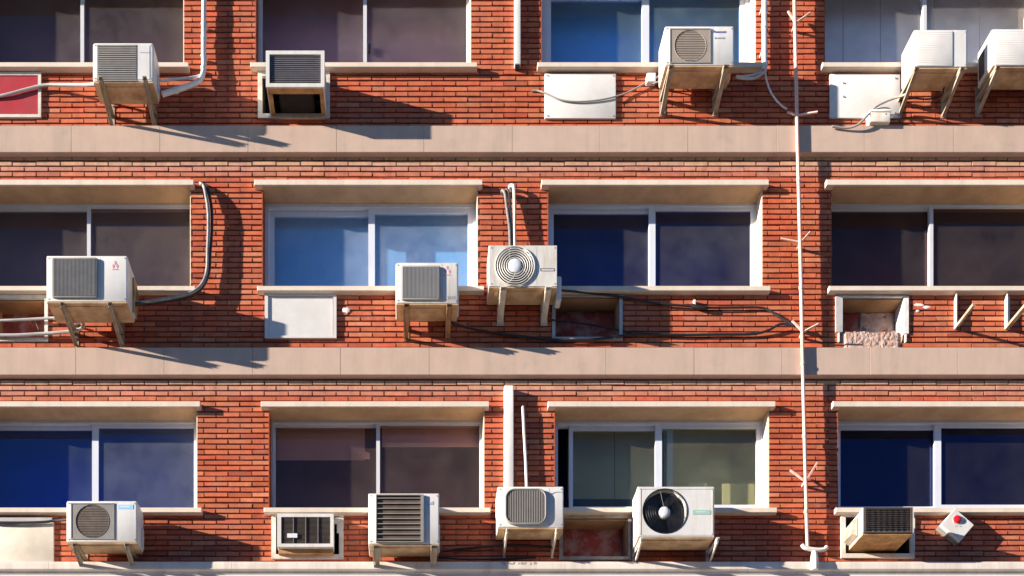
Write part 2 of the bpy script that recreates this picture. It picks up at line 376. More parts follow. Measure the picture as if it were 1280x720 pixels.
def window(c,r,label,thin,gk,blinds,fo=None,fs=None,mw=None,gap=0,reveal=True,seams=(),gk2=None,fl=None,fb=None):
    a,b,t,s=opening(c,r); fm='alu_thin' if thin else 'alu'
    fo=fo or (3.2 if thin else 4.2); fs=fs or (1.6 if thin else 5.6); mw=mw or (4.6 if thin else 8.2)
    cx=(a+b)/2+1; fl=fl or fo; fb=fb or fo
    mb=MB(); mb.ring(a+.1,b-.1,t+.1,s-.1,fo,-31.5,-20.5,wl=fl,wb=fb)
    if not thin:                                  # track lips on the outer frame
        mb.box(a+fl+.1,b-fo-.1,t+fo+.1,t+fo+1.2,-30.6,-29.6); mb.box(a+fl+.1,b-fo-.1,t+fo+.1,t+fo+1.0,-22.2,-21.4)
    w=mb.build('window',fm,bld,label); WIN[c+str(r)]=w
    l0=a+fl+.1+gap; l1=cx+mw/2+gap
    for (x0,x1,d0,d1,wl,wr) in ((l0,l1,-30.5,-26.3,fs,mw*.85),(cx-mw/2,b-fo-.1,-25.8,-21.6,mw,fs)):
        mb=MB(); mb.ring(x0,x1,t+fo+.15,s-fb-.15,fs,d0,d1,wl=wl,wr=wr)
        sa=mb.build('sash',fm,w)
        mb=MB(); dm=(d0+d1)/2; mb.box(x0+wl-.6,x1-wr+.6,t+fo+fs-.5,s-fb-fs+.5,dm-.35,dm+.35)
        mb.build('pane',G[gk2 or gk] if d0>-26 else G[gk],w)
    # sill and projecting lintel slab
    mb=MB(); mb.loft([[(a-5.5,s,-30),(b+7,s,-30),(b+7,s+6.3,-30),(a-5.5,s+6.3,-30)],[(a-5.5,s,7.4),(b+7,s,7.4),(b+7,s+6.3,7.4),(a-5.5,s+6.3,7.4)],[(a-5,s+.5,8),(b+6.5,s+.5,8),(b+6.5,s+5.8,8),(a-5,s+5.8,8)]])
    mb.build('sill','stone',w)
    mb=MB(); t0=t-7.6
    mb.loft([[(a-9,t0,-31),(b+5,t0,-31),(b+5,t-.2,-31),(a-9,t-.2,-31)],[(a-9,t0,7.2),(b+5,t0,7.2),(b+5,t-.2,7.2),(a-9,t-.2,7.2)],[(a-8.6,t0+.5,8),(b+4.6,t0+.5,8),(b+4.6,t-.8,8),(a-8.6,t-.8,8)]])
    mb.build('lintel_slab','stone',w)
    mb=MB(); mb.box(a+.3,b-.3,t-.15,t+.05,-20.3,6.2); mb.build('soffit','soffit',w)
    if reveal:
        mb=MB(); mb.box(b-1.3,b-.05,t+.2,s-.05,-20.3,-.8); mb.build('reveal','plaster',w)
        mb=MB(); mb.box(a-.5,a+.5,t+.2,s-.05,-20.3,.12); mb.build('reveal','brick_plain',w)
    if gk=='plum' and r==1: mb=MB(); mb.rbox(cx+mw/2+1,cx+mw/2+4.6,t+76,t+87,-21.5,-19,r=1.2,ch=.6); mb.build('handle','black',w)
    # the room behind
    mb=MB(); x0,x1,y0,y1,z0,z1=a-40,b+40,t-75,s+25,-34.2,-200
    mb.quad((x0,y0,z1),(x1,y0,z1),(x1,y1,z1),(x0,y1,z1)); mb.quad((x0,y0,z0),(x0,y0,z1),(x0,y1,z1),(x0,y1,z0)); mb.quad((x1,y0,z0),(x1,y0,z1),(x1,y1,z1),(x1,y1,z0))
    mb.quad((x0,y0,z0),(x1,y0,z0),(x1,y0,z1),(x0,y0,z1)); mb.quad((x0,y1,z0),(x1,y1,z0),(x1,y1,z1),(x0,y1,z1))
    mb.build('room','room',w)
    for (f0,f1,vt,vb,dd,k,colr) in blinds:          # fractions of the opening, drop in units below soffit
        mb=MB(); x0=a+(b-a)*f0; x1=a+(b-a)*f1; n=max(1,int((x1-x0)/14))
        if k.startswith('curtain'):                 # soft folds
            N=n*6; pts=[(x0+(x1-x0)*i/N, dd+.5*math.sin(i*2.1)+.8*math.sin(i*.63)) for i in range(N+1)]
            L0=[(x,t+vt,z) for x,z in pts]; L1=[(x,t+vb,z) for x,z in pts]
            for i in range(N): mb.quad(L0[i],L0[i+1],L1[i+1],L1[i])
        else:
            cuts=[x0,*[a+(b-a)*q for q in seams if x0<a+(b-a)*q<x1],x1]
            for p,q in zip(cuts,cuts[1:]): mb.box(p+.4,q-.4,t+vt,t+vb,dd-.4,dd+.4)
        mb.build('curtain' if k.startswith('curtain') else 'blind',blind_mat(k,colr),w)  # a few of these panels only imitate a reflection or sunlight
    return w
full=(-74,146); WIN={}
window('A',1,'dark window with thin frame, topmost on the far left',True,'smoke',[(-.14,1.14,*full,-76,'grey_a',(.62,.52,.58))])
window('B',1,'grey-plum window with thin frame above the boxy window unit',True,'plum',[(-.14,1.14,*full,-76,'grey_b',(.78,.66,.74))])
window('C',1,'blue window with wide white frame in the top row',False,'azure',[(-.14,1.14,*full,-66,'blue_a',(.66,.80,.95))],fo=7,fs=6.5,mw=9,fl=9)
window('D',1,'pale window with hanging sheer panels in the top row',True,'haze',[(-.14,1.14,*full,-62,'sheer',(.76,.84,.95))],seams=(.18,.36,.62,.84))
window('A',2,'dark window with thin frame in the middle row',True,'smoke',[(-.14,1.14,*full,-76,'grey_c',(.62,.56,.58))])
window('B',2,'bright blue window with white blind and white frame',False,'sky',[(-.14,1.14,*full,-44,'blue_b',(.6,.72,.85))],fo=5,fs=6.5)
window('C',2,'navy window with white frame in the middle row',False,'navy',[(-.14,1.14,*full,-76,'navy_a',(.3,.32,.45))],fo=3.6,fs=4.6,fl=6)
window('D',2,'nearly black window above the broken niche',True,'umber',[(-.14,1.14,*full,-76,'brown_a',(.5,.4,.4))])
window('A',3,'royal blue window with white frame in the bottom row',False,'royal',[(-.14,1.14,*full,-76,'navy_b',(.3,.42,.7))],fo=3.6,fs=5,gk2='royal_dusty',fb=8)
window('B',3,'brown dusky window with half-drawn blinds',True,'dusk',[(-.02,.44,-74,40,-40,'reflection_a',(.8,.7,.64)),(.52,1.05,-74,23,-40,'reflection_b',(.85,.78,.78)),(-.14,1.14,*full,-90,'brown_b',(.26,.2,.2))])  # half-height panels put in to imitate the roofline reflected in the glass
u_,v_=uv(437,572,-37)
mb=MB(); mb.loft([[(u_+26,v_-6,z),(u_+26,v_+2,z),(u_,v_,z),(u_,v_-12,z),(u_+8,v_-13,z)] for z in (-38.5,-37.5)]); mb.build('cloth','patch',WIN['B3'])
window('C',3,'half-open window with olive curtain and white frame',False,'teal',[(.10,.56,-74,75,-70,'olive_a',(.66,.60,.40)),(.57,1.14,-74,146,-71,'olive_b',(.74,.64,.38)),(.68,.77,60,110,-58,'sun_patch_a',(.85,.76,.5)),(.84,1.0,62,110,-56,'sun_patch_b',(.9,.76,.42)),(-.14,1.14,*full,-120,'navy_d',(.08,.1,.25))],fo=4,fs=5,gap=15,fl=7,fb=13,seams=(.33,))  # the two small pale yellow panels paint sun patches on the curtain
window('D',3,'deep ink-blue window with white frame in the bottom row',False,'ink',[(-.14,1.14,*full,-76,'navy_c',(.2,.22,.35))],fo=3.4,fs=5,fl=9,fb=13)
# ------------------------------------------------------------------ open niches in the wall under the sills
def niche(k,fw,fm,label,back='niche_back',depth=-26,bottom=True):
    a,b,t,s=NICHES[k]
    mb=MB(); mb.ring(a-fw,b+fw,t-fw,s+(fw if bottom else 0),fw,-2,1.6,wb=fw if bottom else 0)
    o=mb.build('niche_frame',fm,bld,label)
    mb=MB(); e=.3
    mb.box(a+e,b-e,t+e,t+1.4,depth,-2.2); mb.box(a+e,a+1.2,t+1.5,s-1.5,depth,-2.2); mb.box(b-1.2,b-e,t+1.5,s-1.5,depth,-2.2)
    if bottom: mb.box(a+e,b-e,s-1.4,s-e,depth,-2.2)
    mb.build('lining','lining',o)
    mb=MB(); mb.box(a-4,b+4,t-4,s+4,depth-3,depth-.2); mb.build('back_panel',back,o)
    return o
niche('A2',4.2,'bracket_w','empty wall niche with pale frame crossed by pipes')
niche('C2',4,'pipe_grey','empty niche with grey frame and dark red back')
niche('C3',4,'bracket','empty niche with grubby frame and flaking red back')
o=niche('D2',1.6,'patch','broken niche with crumbling plaster bottom edge',back='niche_back',bottom=False)
mb=MB(); a,b,t,s=NICHES['D2']; mb.box(a-5,a+3.5,t-.5,s-12,-2.4,2.2); mb.build('edge_trim','pipe_grey',o); mb=MB(); mb.box(b-2,b+4,t-1,s-10,-22,2.0); mb.build('edge_trim','patch',o)
from mathutils import noise as _n                # crumbled sill: a lumpy mass of mortar and brick bits
mb=MB(); NX,NY=56,18; g_=[]
for j in range(NY+1):
    for i in range(NX+1):
        x=a+3+(b-a-7)*i/NX; y=s-12+21*j/NY
        e=_n.noise(Vector((x*.16,3.1,0)))*5; y2=y+(1-j/NY)*e
        lump=abs(_n.noise(Vector((x*.15,y*.15,1))))*5+_n.noise(Vector((x*.6,y*.6,5)))*1.6+_n.noise(Vector((x*1.3,y*1.3,9)))*.8
        edge=min(1,i/4,(NX-i)/4); d_=(1.2+lump*.27)*edge-1.5*(1-edge)
        g_.append((x+_n.noise(Vector((x,y,2)))*.8,y2+_n.noise(Vector((x,y,7)))*.8,d_))
i0=len(mb.v); mb.v+=g_
for j in range(NY):
    for i in range(NX): q=i0+j*(NX+1)+i; mb.f.append((q,q+1,q+NX+2,q+NX+1)); mb.sm.append(False)
mb.build('rubble_edge','rubble',o)
mb=MB(); g_=[]                                     # plaster still clinging to the back wall
for j in range(15):
    for i in range(25):
        x=1086+44*i/24; y=374+31*j/14; m_=1 if (_n.noise(Vector((x*.12,y*.12,4)))+.28+.022*(x-1100)*.5)>0 else -1
        g_.append((x,y,-25.6+(.9+_n.noise(Vector((x*.5,y*.5,3)))*.8 if m_>0 else -1.6)))
i0=len(mb.v); mb.v+=g_
for j in range(14):
    for i in range(24): q=i0+j*25+i; mb.f.append((q,q+1,q+26,q+25)); mb.sm.append(True)
mb.build('plaster_remnant','rubble',o)
# ------------------------------------------------------------------ air conditioners
GRP='air conditioners mounted under the windows'
def fan(parent,u,v,R,d,hubr,bl='black',nb=5,hub='hub'):
    mb=MB()
    for k in range(nb):
        t0=2*math.pi*k/nb; n=7; In=[];Out=[]
        for i in range(n):
            f=i/(n-1); t=t0+f*1.05
            In.append((u+hubr*.9*math.cos(t),v+hubr*.9*math.sin(t),d-2+3.4*f))
            Out.append((u+R*.94*math.cos(t+.22),v+R*.94*math.sin(t+.22),d-3+3.8*f))
        for i in range(n-1): mb.quad(In[i],In[i+1],Out[i+1],Out[i])
    mb.build('fan',bl,parent)
    mb=MB(); n=24
    mb.loft([[(u+hubr*q*math.cos(2*math.pi*k/n),v+hubr*q*math.sin(2*math.pi*k/n),d+z) for k in range(n)] for q,z in ((1,-3),(1,1),(.85,2),(.5,2.6))],smooth=True)
    mb.build('fan_hub',hub,parent)
def rrect(u0,u1,v0,v1,r,n=5):
    L=[]
    for cx,cy,st in ((u0+r,v0+r,math.pi),(u1-r,v0+r,1.5*math.pi),(u1-r,v1-r,0),(u0+r,v1-r,.5*math.pi)):
        L += [(cx+r*math.cos(st+k/n*math.pi/2),cy+r*math.sin(st+k/n*math.pi/2)) for k in range(n+1)]
    return L
class AC: pass
def ac(label,x0,y0,x1,y1,df,db,style,g=None,bk=(),pal=('grille_light','grille_brown','grille_brown'),cm='white',r=2.2,bm='bracket',vend=16,bw=4.8,pan='pan',feet=True,arm_front=None):
    A=AC(); A.u0,A.v0=uv(x0,y0,df); A.u1,A.v1=uv(x1,y1,df); A.df=df; A.db=db
    A.at=lambda x,y,dd=0:uv(x,y,df+dd)
    t=A.t=thing('air_conditioner',label,'air conditioner',((A.u0+A.u1)/2,A.v1,db),GRP)
    u0,u1,v0,v1=A.u0,A.u1,A.v0,A.v1
    # casing with a real fan bay: body shell + front panel around the grille opening
    hole=None
    if g: 
        gu0,gv0=uv(g[0],g[1],df); gu1,gv1=uv(g[2],g[3],df); A.g=(gu0,gu1,gv0,gv1)
    mb=MB()
    if style in ('ring_fan','open_fan'):
        cx,cy=(gu0+gu1)/2,(gv0+gv1)/2; R=(gu1-gu0)/2; A.c=(cx,cy,R)
        mb.rbox(u0,u1,v0,v1-1.4,db,df-9,r=r,ch=.2)
        # front panel with a round hole
        n=64; outer=[]; inner=[]
        for k in range(n):
            th=2*math.pi*k/n; c_,s_=math.cos(th),math.sin(th)
            tx=((u1-.0-cx)/c_ if c_>1e-9 else (u0-cx)/c_ if c_<-1e-9 else 1e9); ty=((v1-1.4-cy)/s_ if s_>1e-9 else (v0-cy)/s_ if s_<-1e-9 else 1e9)
            q=min(tx,ty); outer.append((cx+q*c_,cy+q*s_)); inner.append((cx+R*c_,cy+R*s_))
        cor=[(u1,v0),(u1,v1-1.4),(u0,v1-1.4),(u0,v0)]
        for cc in cor:                                # snap the closest ray to each corner so the outline is square
            i=min(range(n),key=lambda i:(outer[i][0]-cc[0])**2+(outer[i][1]-cc[1])**2); outer[i]=cc
        loops=[[(x,y,df-8.9) for x,y in outer],[(x,y,df-1) for x,y in outer],[(x+(cx-x)*.012,y+(cy-y)*.016,df) for x,y in outer],
               [(x,y,df) for x,y in inner],[(cx+(x-cx)*.95,cy+(y-cy)*.95,df-2.4) for x,y in inner],[(cx+(x-cx)*.95,cy+(y-cy)*.95,df-8.9) for x,y in inner]]
        mb.loft(loops,False,False)
    else:
        mb.rbox(u0,u1,v0,v1-1.4,db,df,r=r,ch=1.1)
    A.body=mb.build('casing',cm,t)
    mb=MB(); mb.box(u0+.6,u1-.6,v1-1.35,v1,db+.6,df-.7); mb.box(u0+7,u1-7,v1+.05,v1+.6,db+5,df-6)
    mb.build('base_pan',pan,t)
    mb=MB()                                            # side seams, top lid lip, service cover
    mb.box(u1-.2,u1+1.6,v0+(v1-v0)*.45,v1-4,db+3,db+11)
    mb.build('service_cover',cm,t)
    for bu in bk:
        mb=MB(); ve=v1+vend; wv=v1+1.0; ff=arm_front or df+4
        mb.box(bu-bw/2,bu+bw/2,wv,wv+1.0,.6,ff); mb.box(bu-bw/2,bu-bw/2+1,wv+1.05,wv+4,.6,ff)
        mb.box(bu-bw/2,bu+bw/2,wv-16,ve+3,-.8,.55)
        mb.bar((bu+.3,wv+3,ff-2),(bu+.3,ve,1.2),bw*.62,1.1)
        mb.bar((bu-bw/2+.8,wv+4.5,ff-2),(bu-bw/2+.8,ve+1.6,1.2),1,3)
        mb.box(bu-1.5,bu+1.5,v1-.1,wv-.05,db+3,db+7); mb.box(bu-1.5,bu+1.5,v1-.1,wv-.05,df-8,df-4)
        mb.disc(bu,ve+1,1.1,.5,1.5,8); mb.disc(bu,wv-11,1.1,.5,1.5,8)
        mb.build('bracket',bm,t)
    mb=MB(); z=df+.02                                  # case screws and the seam beside the service panel
    for sx,sy in ((u0+3,v0+3.2),(u1-3,v0+3.2),(u0+3,v1-4.6),(u1-3,v1-4.6)):
        mb=MB(); mb.disc(sx,sy,.75,z-.4,z+.35,8); mb.build('screw','greyprint',t)
    if style not in ('open_fan',) and g and u1-uv(g[2],0,df)[0]>8:
        mb=MB(); sx=uv(g[2],0,df)[0]+2.6; mb.box(sx,sx+.35,v0+2,v1-3.2,df-.3,df+.08); mb.build('panel_seam','greyprint',t)
    if not g: return A
    cx,cy=(gu0+gu1)/2,(gv0+gv1)/2
    if style=='lines':                                 # flat grey panel with horizontal louvres
        mb=MB(); mb.box(gu0,gu1,gv0,gv1,df-.4,df+.35)
        y=gv0+1
        while y<gv1-2: mb.loft([[(gu0+.8,y,df+.3),(gu0+.8,y+1.9,df+.3),(gu0+.8,y+1.7,df+1.05)],[(gu1-.8,y,df+.3),(gu1-.8,y+1.9,df+.3),(gu1-.8,y+1.7,df+1.05)]]); y+=2.6
        mb.build('grille','grille',t)
    elif style=='bulge':                               # raised soft-cornered fine grille
        mb=MB(); mb.rbox(gu0,gu1,gv0,gv1,df-.2,df+2.3,r=3,ch=1.0)
        gr=mb.build('grille','grille_light' if cm=='white2' else 'grille',t)
        mb=MB(); x=gu0+2.4
        while x<gu1-2.2: mb.box(x,x+.55,gv0+2,gv1-2,df+2.2,df+2.65); x+=1.6
        mb.build('grille_wires','grille_light' if cm=='white2' else 'grille',gr)
    elif style=='round':                               # square guard plate with a dark round fan bay
        mb=MB(); mb.ring(gu0,gu1,gv0,gv1,1.4,df-.3,df+.8)
        mb.build('grille_frame','grille',t)
        R=min(gu1-gu0,gv1-gv0)/2-1.6
        n=64; q=[]; hx=(gu1-gu0)/2-1.45; hy=(gv1-gv0)/2-1.45
        for k in range(n):
            c_,s_=math.cos(2*math.pi*(k+.5)/n),math.sin(2*math.pi*(k+.5)/n); e_=min(hx/abs(c_),hy/abs(s_)); q.append((cx+e_*c_,cy+e_*s_))
        for cc in ((1,1),(1,-1),(-1,1),(-1,-1)):
            X,Y=cx+cc[0]*hx,cy+cc[1]*hy; i=min(range(n),key=lambda i:(q[i][0]-X)**2+(q[i][1]-Y)**2); q[i]=(X,Y)
        inn=[(cx+R*math.cos(math.atan2(y-cy,x-cx)),cy+R*math.sin(math.atan2(y-cy,x-cx))) for x,y in q]
        mb=MB(); mb.loft([[(x,y,df+.05) for x,y in q],[(x,y,df+.45) for x,y in q],[(x,y,df+.45) for x,y in inn],[(x,y,df+.05) for x,y in inn]],False,False)
        mb.build('guard_plate',pal[0],t)
        mb=MB(); mb.disc(cx,cy,R,df-.2,df+.1); mb.build('fan_bay',pal[1],t)
        mb=MB()
        for k in range(-6,7):
            yy=R*k/6.8; xx=math.sqrt(R*R-yy*yy)*.985; mb.bar((cx-xx,cy+yy,df+.3),(cx+xx,cy+yy,df+.3),.45,.35)
        mb.torus(cx,cy,R*.99,.4,df+.4,48,5)
        pass
        mb.build('wire_guard',pal[2],t)
    elif style=='ring_fan':
        cx,cy,R=A.c
        mb=MB(); mb.disc(cx,cy,R*.95,df-8.8,df-8.5); mb.build('fan_bay','black',t)
        fan(t,cx,cy,R*.9,df-4.5,R*.3,bl='black')
        mb=MB()
        for k in range(6): mb.torus(cx,cy,R*(.43+.57*k/5),.58,df+1.2,56,6)
        for k in range(5):
            th=2*math.pi*k/5; pts=[(cx+R*f*math.cos(th+f*.75),cy+R*f*math.sin(th+f*.75),df+1.1) for f in (.34,.55,.78,1.0)]
            mb.tube(pts,.32,5,3)
        gd=mb.build('wire_guard','wire',t)
        mb=MB(); n=32; mb.loft([[(cx+R*q*math.cos(2*math.pi*k/n),cy+R*q*math.sin(2*math.pi*k/n),df+z) for k in range(n)] for q,z in ((.35,.6),(.35,2),(.28,2.7),(.1,2.9))],smooth=True)
        mb.build('guard_cap','hub',gd)
    elif style=='open_fan':
        cx,cy,R=A.c
        mb=MB(); mb.disc(cx,cy,R*.95,df-8.8,df-8.4); mb.build('fan_bay','black',t)
        fan(t,cx,cy,R*.9,df-3.5,R*.25,bl='black',nb=3)
        mb=MB()
        for k in range(6): mb.torus(cx,cy,R*(.42+.52*k/5),.22,df-.6,56,5)
        for k in range(6):
            th=2*math.pi*k/6+.3; mb.tube([(cx+R*.25*math.cos(th),cy+R*.25*math.sin(th),df-.6),(cx+R*math.cos(th),cy+R*math.sin(th),df-.6)],.28,5,1)
        mb.torus(cx,cy,R*.985,.7,df-.1,56,6)
        mb.build('wire_guard','black',t)
    elif style=='louvre':
        mb=MB(); mb.box(gu0,gu1,gv0,gv1,df-.2,df+.12); mb.build('grille_back','grille_dark',t)
        mb=MB(); n=9
        for k in range(n):
            y=gv0+(gv1-gv0)*(k+.35)/n
            mb.loft([[(gu0,y,df+.15),(gu0,y+1.0,df+.15),(gu0,y+1.7,df+1.9),(gu0,y+.9,df+1.9)],[(gu1-3.5,y,df+.15),(gu1-3.5,y+1.0,df+.15),(gu1-3.5,y+1.7,df+1.9),(gu1-3.5,y+.9,df+1.9)]])
        mb.build('grille','slat',t)
        mb=MB(); mb.ring(gu0-1,gu1,gv0-1,gv1+1,1,df-.1,df+2.2,wr=3.6); mb.build('grille_frame','grille',t)
    elif style=='octagon':
        ou=rrect(gu0,gu1,gv0,gv1,11,6); sc=lambda k:[(cx+(x-cx)*k,cy+(y-cy)*k) for x,y in ou]
        mb=MB(); mb.loft([[(x,y,df-.2) for x,y in sc(1)],[(x,y,df+2.4) for x,y in sc(1)],[(x,y,df+3) for x,y in sc(.97)],[(x,y,df+3) for x,y in sc(.93)],[(x,y,df+1.4) for x,y in sc(.91)]],True,False,smooth=True)
        gf=mb.build('grille_frame','grille_light',t)
        mb=MB(); mb.prism(sc(.92),df+.2,df+.5); mb.build('fan_bay','grille_brown',t)
        mb=MB(); x=gu0+3; hw=(gu1-gu0)/2; hh=(gv1-gv0)/2
        while x<gu1-2.5:
            ax=abs(x-cx); cut=max(0,ax-(hw-11)); yy=hh-(11-math.sqrt(max(0,121-cut*cut)))-2
            mb.box(x,x+.75,cy-yy,cy+yy,df+.6,df+2.2); x+=2.05
        mb.build('grille_wires','grille_light',t)
    elif style=='plain':
        mb=MB(); mb.rbox(gu0,gu1,gv0,gv1,df-.2,df+.9,r=1.5,ch=.5); y=gv0+2
        gp=mb.build('grille','board',t)
        mb=MB()
        while y<gv1-2: mb.box(gu0+1.5,gu1-1.5,y,y+.5,df+.85,df+1.0); y+=2.6
        mb.build('grille_wires','board',gp)
    return A
# top row
A=ac('white unit with flat grey louvred front beside bent white drain pipe',116,53.5,192,103,45,15,'lines',(121.5,56,171,101.5),bk=(141,194),r=3,arm_front=55)
mb=MB(); uu,vv=A.at(175.5,65.5); mb.box(uu,uu+11,vv,vv+1,45.2,45.5); mb.build('logo','blue_grey',A.t)
mb=MB(); uu,vv=A.at(172.5,57); mb.box(uu,uu+14,vv,vv+41,44.9,45.35); mb.build('side_panel','white',A.t)
A=ac('white unit with taupe round-grille front and thin blue brand lettering',831,32.5,917.5,83,43,12,'round',(837,36,888.5,79.5),bk=(828,894),vend=20,bw=7,pal=('taupe','taupe_dark','taupe'))
lettering('Panasonic','logo',4.4,*A.at(891.5,41.2),43.15,'blue',A.t,xs=.92)
lettering('Inverter','logo',3.6,*A.at(893,48.6),43.15,'blue_grey',A.t,xs=1.1)
A=ac('bare white unit with pale front beside covered opening, upper right',1142,37,1209.5,85.5,43,12,'plain',(1145,39,1191,83),bk=(1124,1179),vend=20,bw=6,bm='bracket',pan='pan')
mb=MB(); uu,vv=A.at(1193,39); mb.box(uu,uu+14,vv,vv+43,42.9,43.3); mb.build('side_panel','white',A.t)
A=ac('white unit with dark side vent, cut by the upper right edge of the photo',1239.5,36,1310,84,43,12,'plain',(1243,38,1291,82),bk=(1222,1286),vend=20,bw=6)
mb=MB()
for i in range(7): mb.box(A.u0-.5,A.u0-.1,A.v0+9+i*4.4,A.v0+12.6+i*4.4,15,27)
mb.build('side_vent','grille_dark',A.t)
# middle row
A=ac('white unit with square grey grille and faint red emblem beside piped niche',58,319.5,159,378.5,54,18,'bulge',(65,323,123,373.5),bk=(96,153),r=1.5,bw=5)
uu,vv=A.at(144,331)
mb=MB()
for ox,oy in ((0,-2.4),(-2.3,1.6),(2.3,1.6)): mb.prism([(uu+ox,vv+oy-2.6),(uu+ox+1.7,vv+oy),(uu+ox,vv+oy+2.6),(uu+ox-1.4,vv+oy)],54,54.2)
mb.prism([(uu-3.6,vv+5),(uu+3.6,vv+5),(uu+3.4,vv+6.2),(uu-3.4,vv+6.2)],54,54.2)
mb.build('emblem','redprint',A.t)
mb=MB(); mb.box(A.u1-.2,A.u1+2.4,A.v0+9,A.v1-6,16,30); mb.tube([(A.u1+1,A.v0+14,22),(A.u1+3.4,A.v0+20,18),(A.u1+3,A.v1-14,18)],1.1,6,4); mb.build('valve_cover','rustpan',A.t)
A=ac('grubby white unit with soft square grille, red emblem and rusty brackets',494.5,328,573,380.5,42,11,'bulge',(501,333,550.5,376),bk=(508,560),cm='white2',r=2.6,bm='rust',bw=7,vend=14)
uu,vv=A.at(559,337.5)
mb=MB()
for ox,oy in ((0,-2.6),(-2.6,1.7),(2.6,1.7)): mb.prism([(uu+ox,vv+oy-2.6),(uu+ox+1.5,vv+oy),(uu+ox,vv+oy+2.4),(uu+ox-1.5,vv+oy)],42,42.2)
mb.prism([(uu-4,vv+5.4),(uu+4,vv+5.4),(uu+4,vv+6.6),(uu-4,vv+6.6)],42,42.2)
mb.build('emblem','redprint',A.t)
lettering('265E','model_mark',5.2,*A.at(558.5,374),42.1,'greyprint',A.t,shear=.2)
A=ac('white unit with round silver spiral fan guard in the middle of the facade',611,306.5,696.5,359.5,42,11,'ring_fan',(619,308.6,668,357.6),bk=(625.5,680),cm='white2',bm='bracket_w',bw=8.5,vend=15,r=1.2)
mb=MB(); uu,vv=A.at(675,335.4); mb.ring(uu,uu+17,vv,vv+3.4,.5,41.9,42.4); mb.build('handle_slot','greyprint',A.t)
mb=MB(); uu,vv=A.at(697,336); mb.rbox(uu-.2,uu+6.5,vv,vv+30,16,30,r=2,ch=1); mb.build('valve_cover','white',A.t)
# bottom row
A=ac('white unit with square brown grille and pale blue label at lower left',83,626,171.5,679,41,11,'round',(88.5,629,143,674.5),bk=(107,170),vend=20,bw=6,pal=('grille','grille_brown','grille_brown'))
mb=MB(); uu,vv=A.at(147.5,631); mb.box(uu,uu+18.4,vv,vv+5,40.9,41.3); lb=mb.build('brand_label','skyblue',A.t)
mb=MB(); mb.box(uu+2.6,uu+14.5,vv+1.8,vv+3,41.2,41.45); mb.build('label_print','hub',lb)
A=ac('white unit with dark horizontal louvres under the dusky brown window',460.5,616.5,549,681.5,41,9,'louvre',(471,620,529.5,677.5),bk=(472,542),vend=18,bw=9,r=1.2)
mb=MB(); uu,vv=A.at(533,627); mb.prism([(uu,vv),(uu+1.2,vv),(uu+2.6,vv+2.4),(uu+2,vv+4.6),(uu+1,vv+4.6),(uu+1.5,vv+2.6)],40.9,41.2); mb.prism([(uu+4,vv+1.6),(uu+8.8,vv-.4),(uu+8.8,vv+4),(uu+4.4,vv+4)],40.9,41.2); mb.build('logo','blue_grey',A.t)
A=ac('white unit with rounded ribbed grey grille below the white duct',622,608,704.5,660.5,42,13,'octagon',(630.5,611.5,683.5,656.5),bk=(630,690),bm='bracket_w',vend=14,bw=3,r=1.5)
mb=MB(); uu,vv=A.at(685,617.5); mb.tube([(uu,vv,42),(uu+3,vv-1.4,42),(uu+4,vv+.4,42),(uu+8,vv-1.8,42),(uu+13,vv-2.4,42),(uu+17,vv-2.2,42)],.45,5,5); mb.build('logo','blue_grey',A.t)
A=ac('white unit with big black open fan and small green label',797.5,608,893,672.5,43,11,'open_fan',(803,611,859.5,666.8),bk=(792,884),bm='bracket_w',vend=18,bw=3.5,r=1)
mb=MB(); uu,vv=A.at(865,637.5); mb.prism(rrect(uu,uu+22.5,vv,vv+5.4,1.6),42.9,43.3); lb=mb.build('brand_label','green',A.t)
mb=MB(); mb.box(uu+5,uu+17,vv+2.1,vv+2.9,43.25,43.45); mb.build('label_print','hub',lb)
mb=MB(); a0,b0=A.at(800.3,611); a1,b1=A.at(890.8,669); mb.ring(a0,a1,b0,b1,.5,42.9,43.35); mb.build('front_panel_edge','white2',A.t)
# ---- window units pushed through the wall
def sleeve(k,t,fm,w=5.5,wb=None):
    a,b,c,e=NICHES[k]; mb=MB(); mb.ring(a-w,b+w,c-w,e+w*.8,w,-1,2.6)
    o=mb.build('sleeve_frame',fm,t)
    mb=MB(); mb.ring(a+.2,b-.2,c+.2,e-.2,1.2,-30,-1.2); mb.box(a-2,b+2,c-2,e+2,-33,-30.3); mb.build('sleeve','dark',t)
t=thing('window_air_conditioner','open-bottomed white-rimmed window unit jutting from its wall frame, upper left','air conditioner',(367,146,0),GRP)
sleeve('B1',t,'bracket_w')
u0,v0=uv(333,65,43); u1,v1=uv(405,109,43)
mb=MB(); mb.box(u0,u0+1.2,v0,v1,-20,42); mb.box(u1-1.2,u1,v0,v1,-20,42); mb.box(u0+1.3,u1-1.3,v0,v0+1.2,-20,42); mb.build('casing','white2',t)
mb=MB(); mb.ring(u0-.6,u1+.6,v0-.6,v1+.6,4.4,42.1,44.2); mb.build('front_rim','white',t)
mb=MB(); mb.box(u0+3.6,u1-3.6,v0+3.6,v1-3.6,39.8,40.2); mb.build('grille_back','grille_dark',t)
mb=MB(); y=v0+5
while y<v1-4: mb.box(u0+4,u1-4,y,y+.9,40.3,42.5); y+=2.3
mb.build('grille','fin',t)
mb=MB(); mb.box(u0+1.4,u1-1.4,v1-6,v1-1,-20,-8); mb.box(u0+1.4,u1-1.4,v1-2,v1-.6,33,41.8); mb.box(u0+1.3,u0+6,v1-2,v1-.6,-8,32.8); mb.box(u1-6,u1-1.3,v1-2,v1-.6,-8,32.8); mb.build('base_rails','rustpan',t)
mb=MB(); mb.rbox(u0+12,u1-14,v0+8,v1-4,-6,34,r=4); mb.build('inner_works','dark',t)

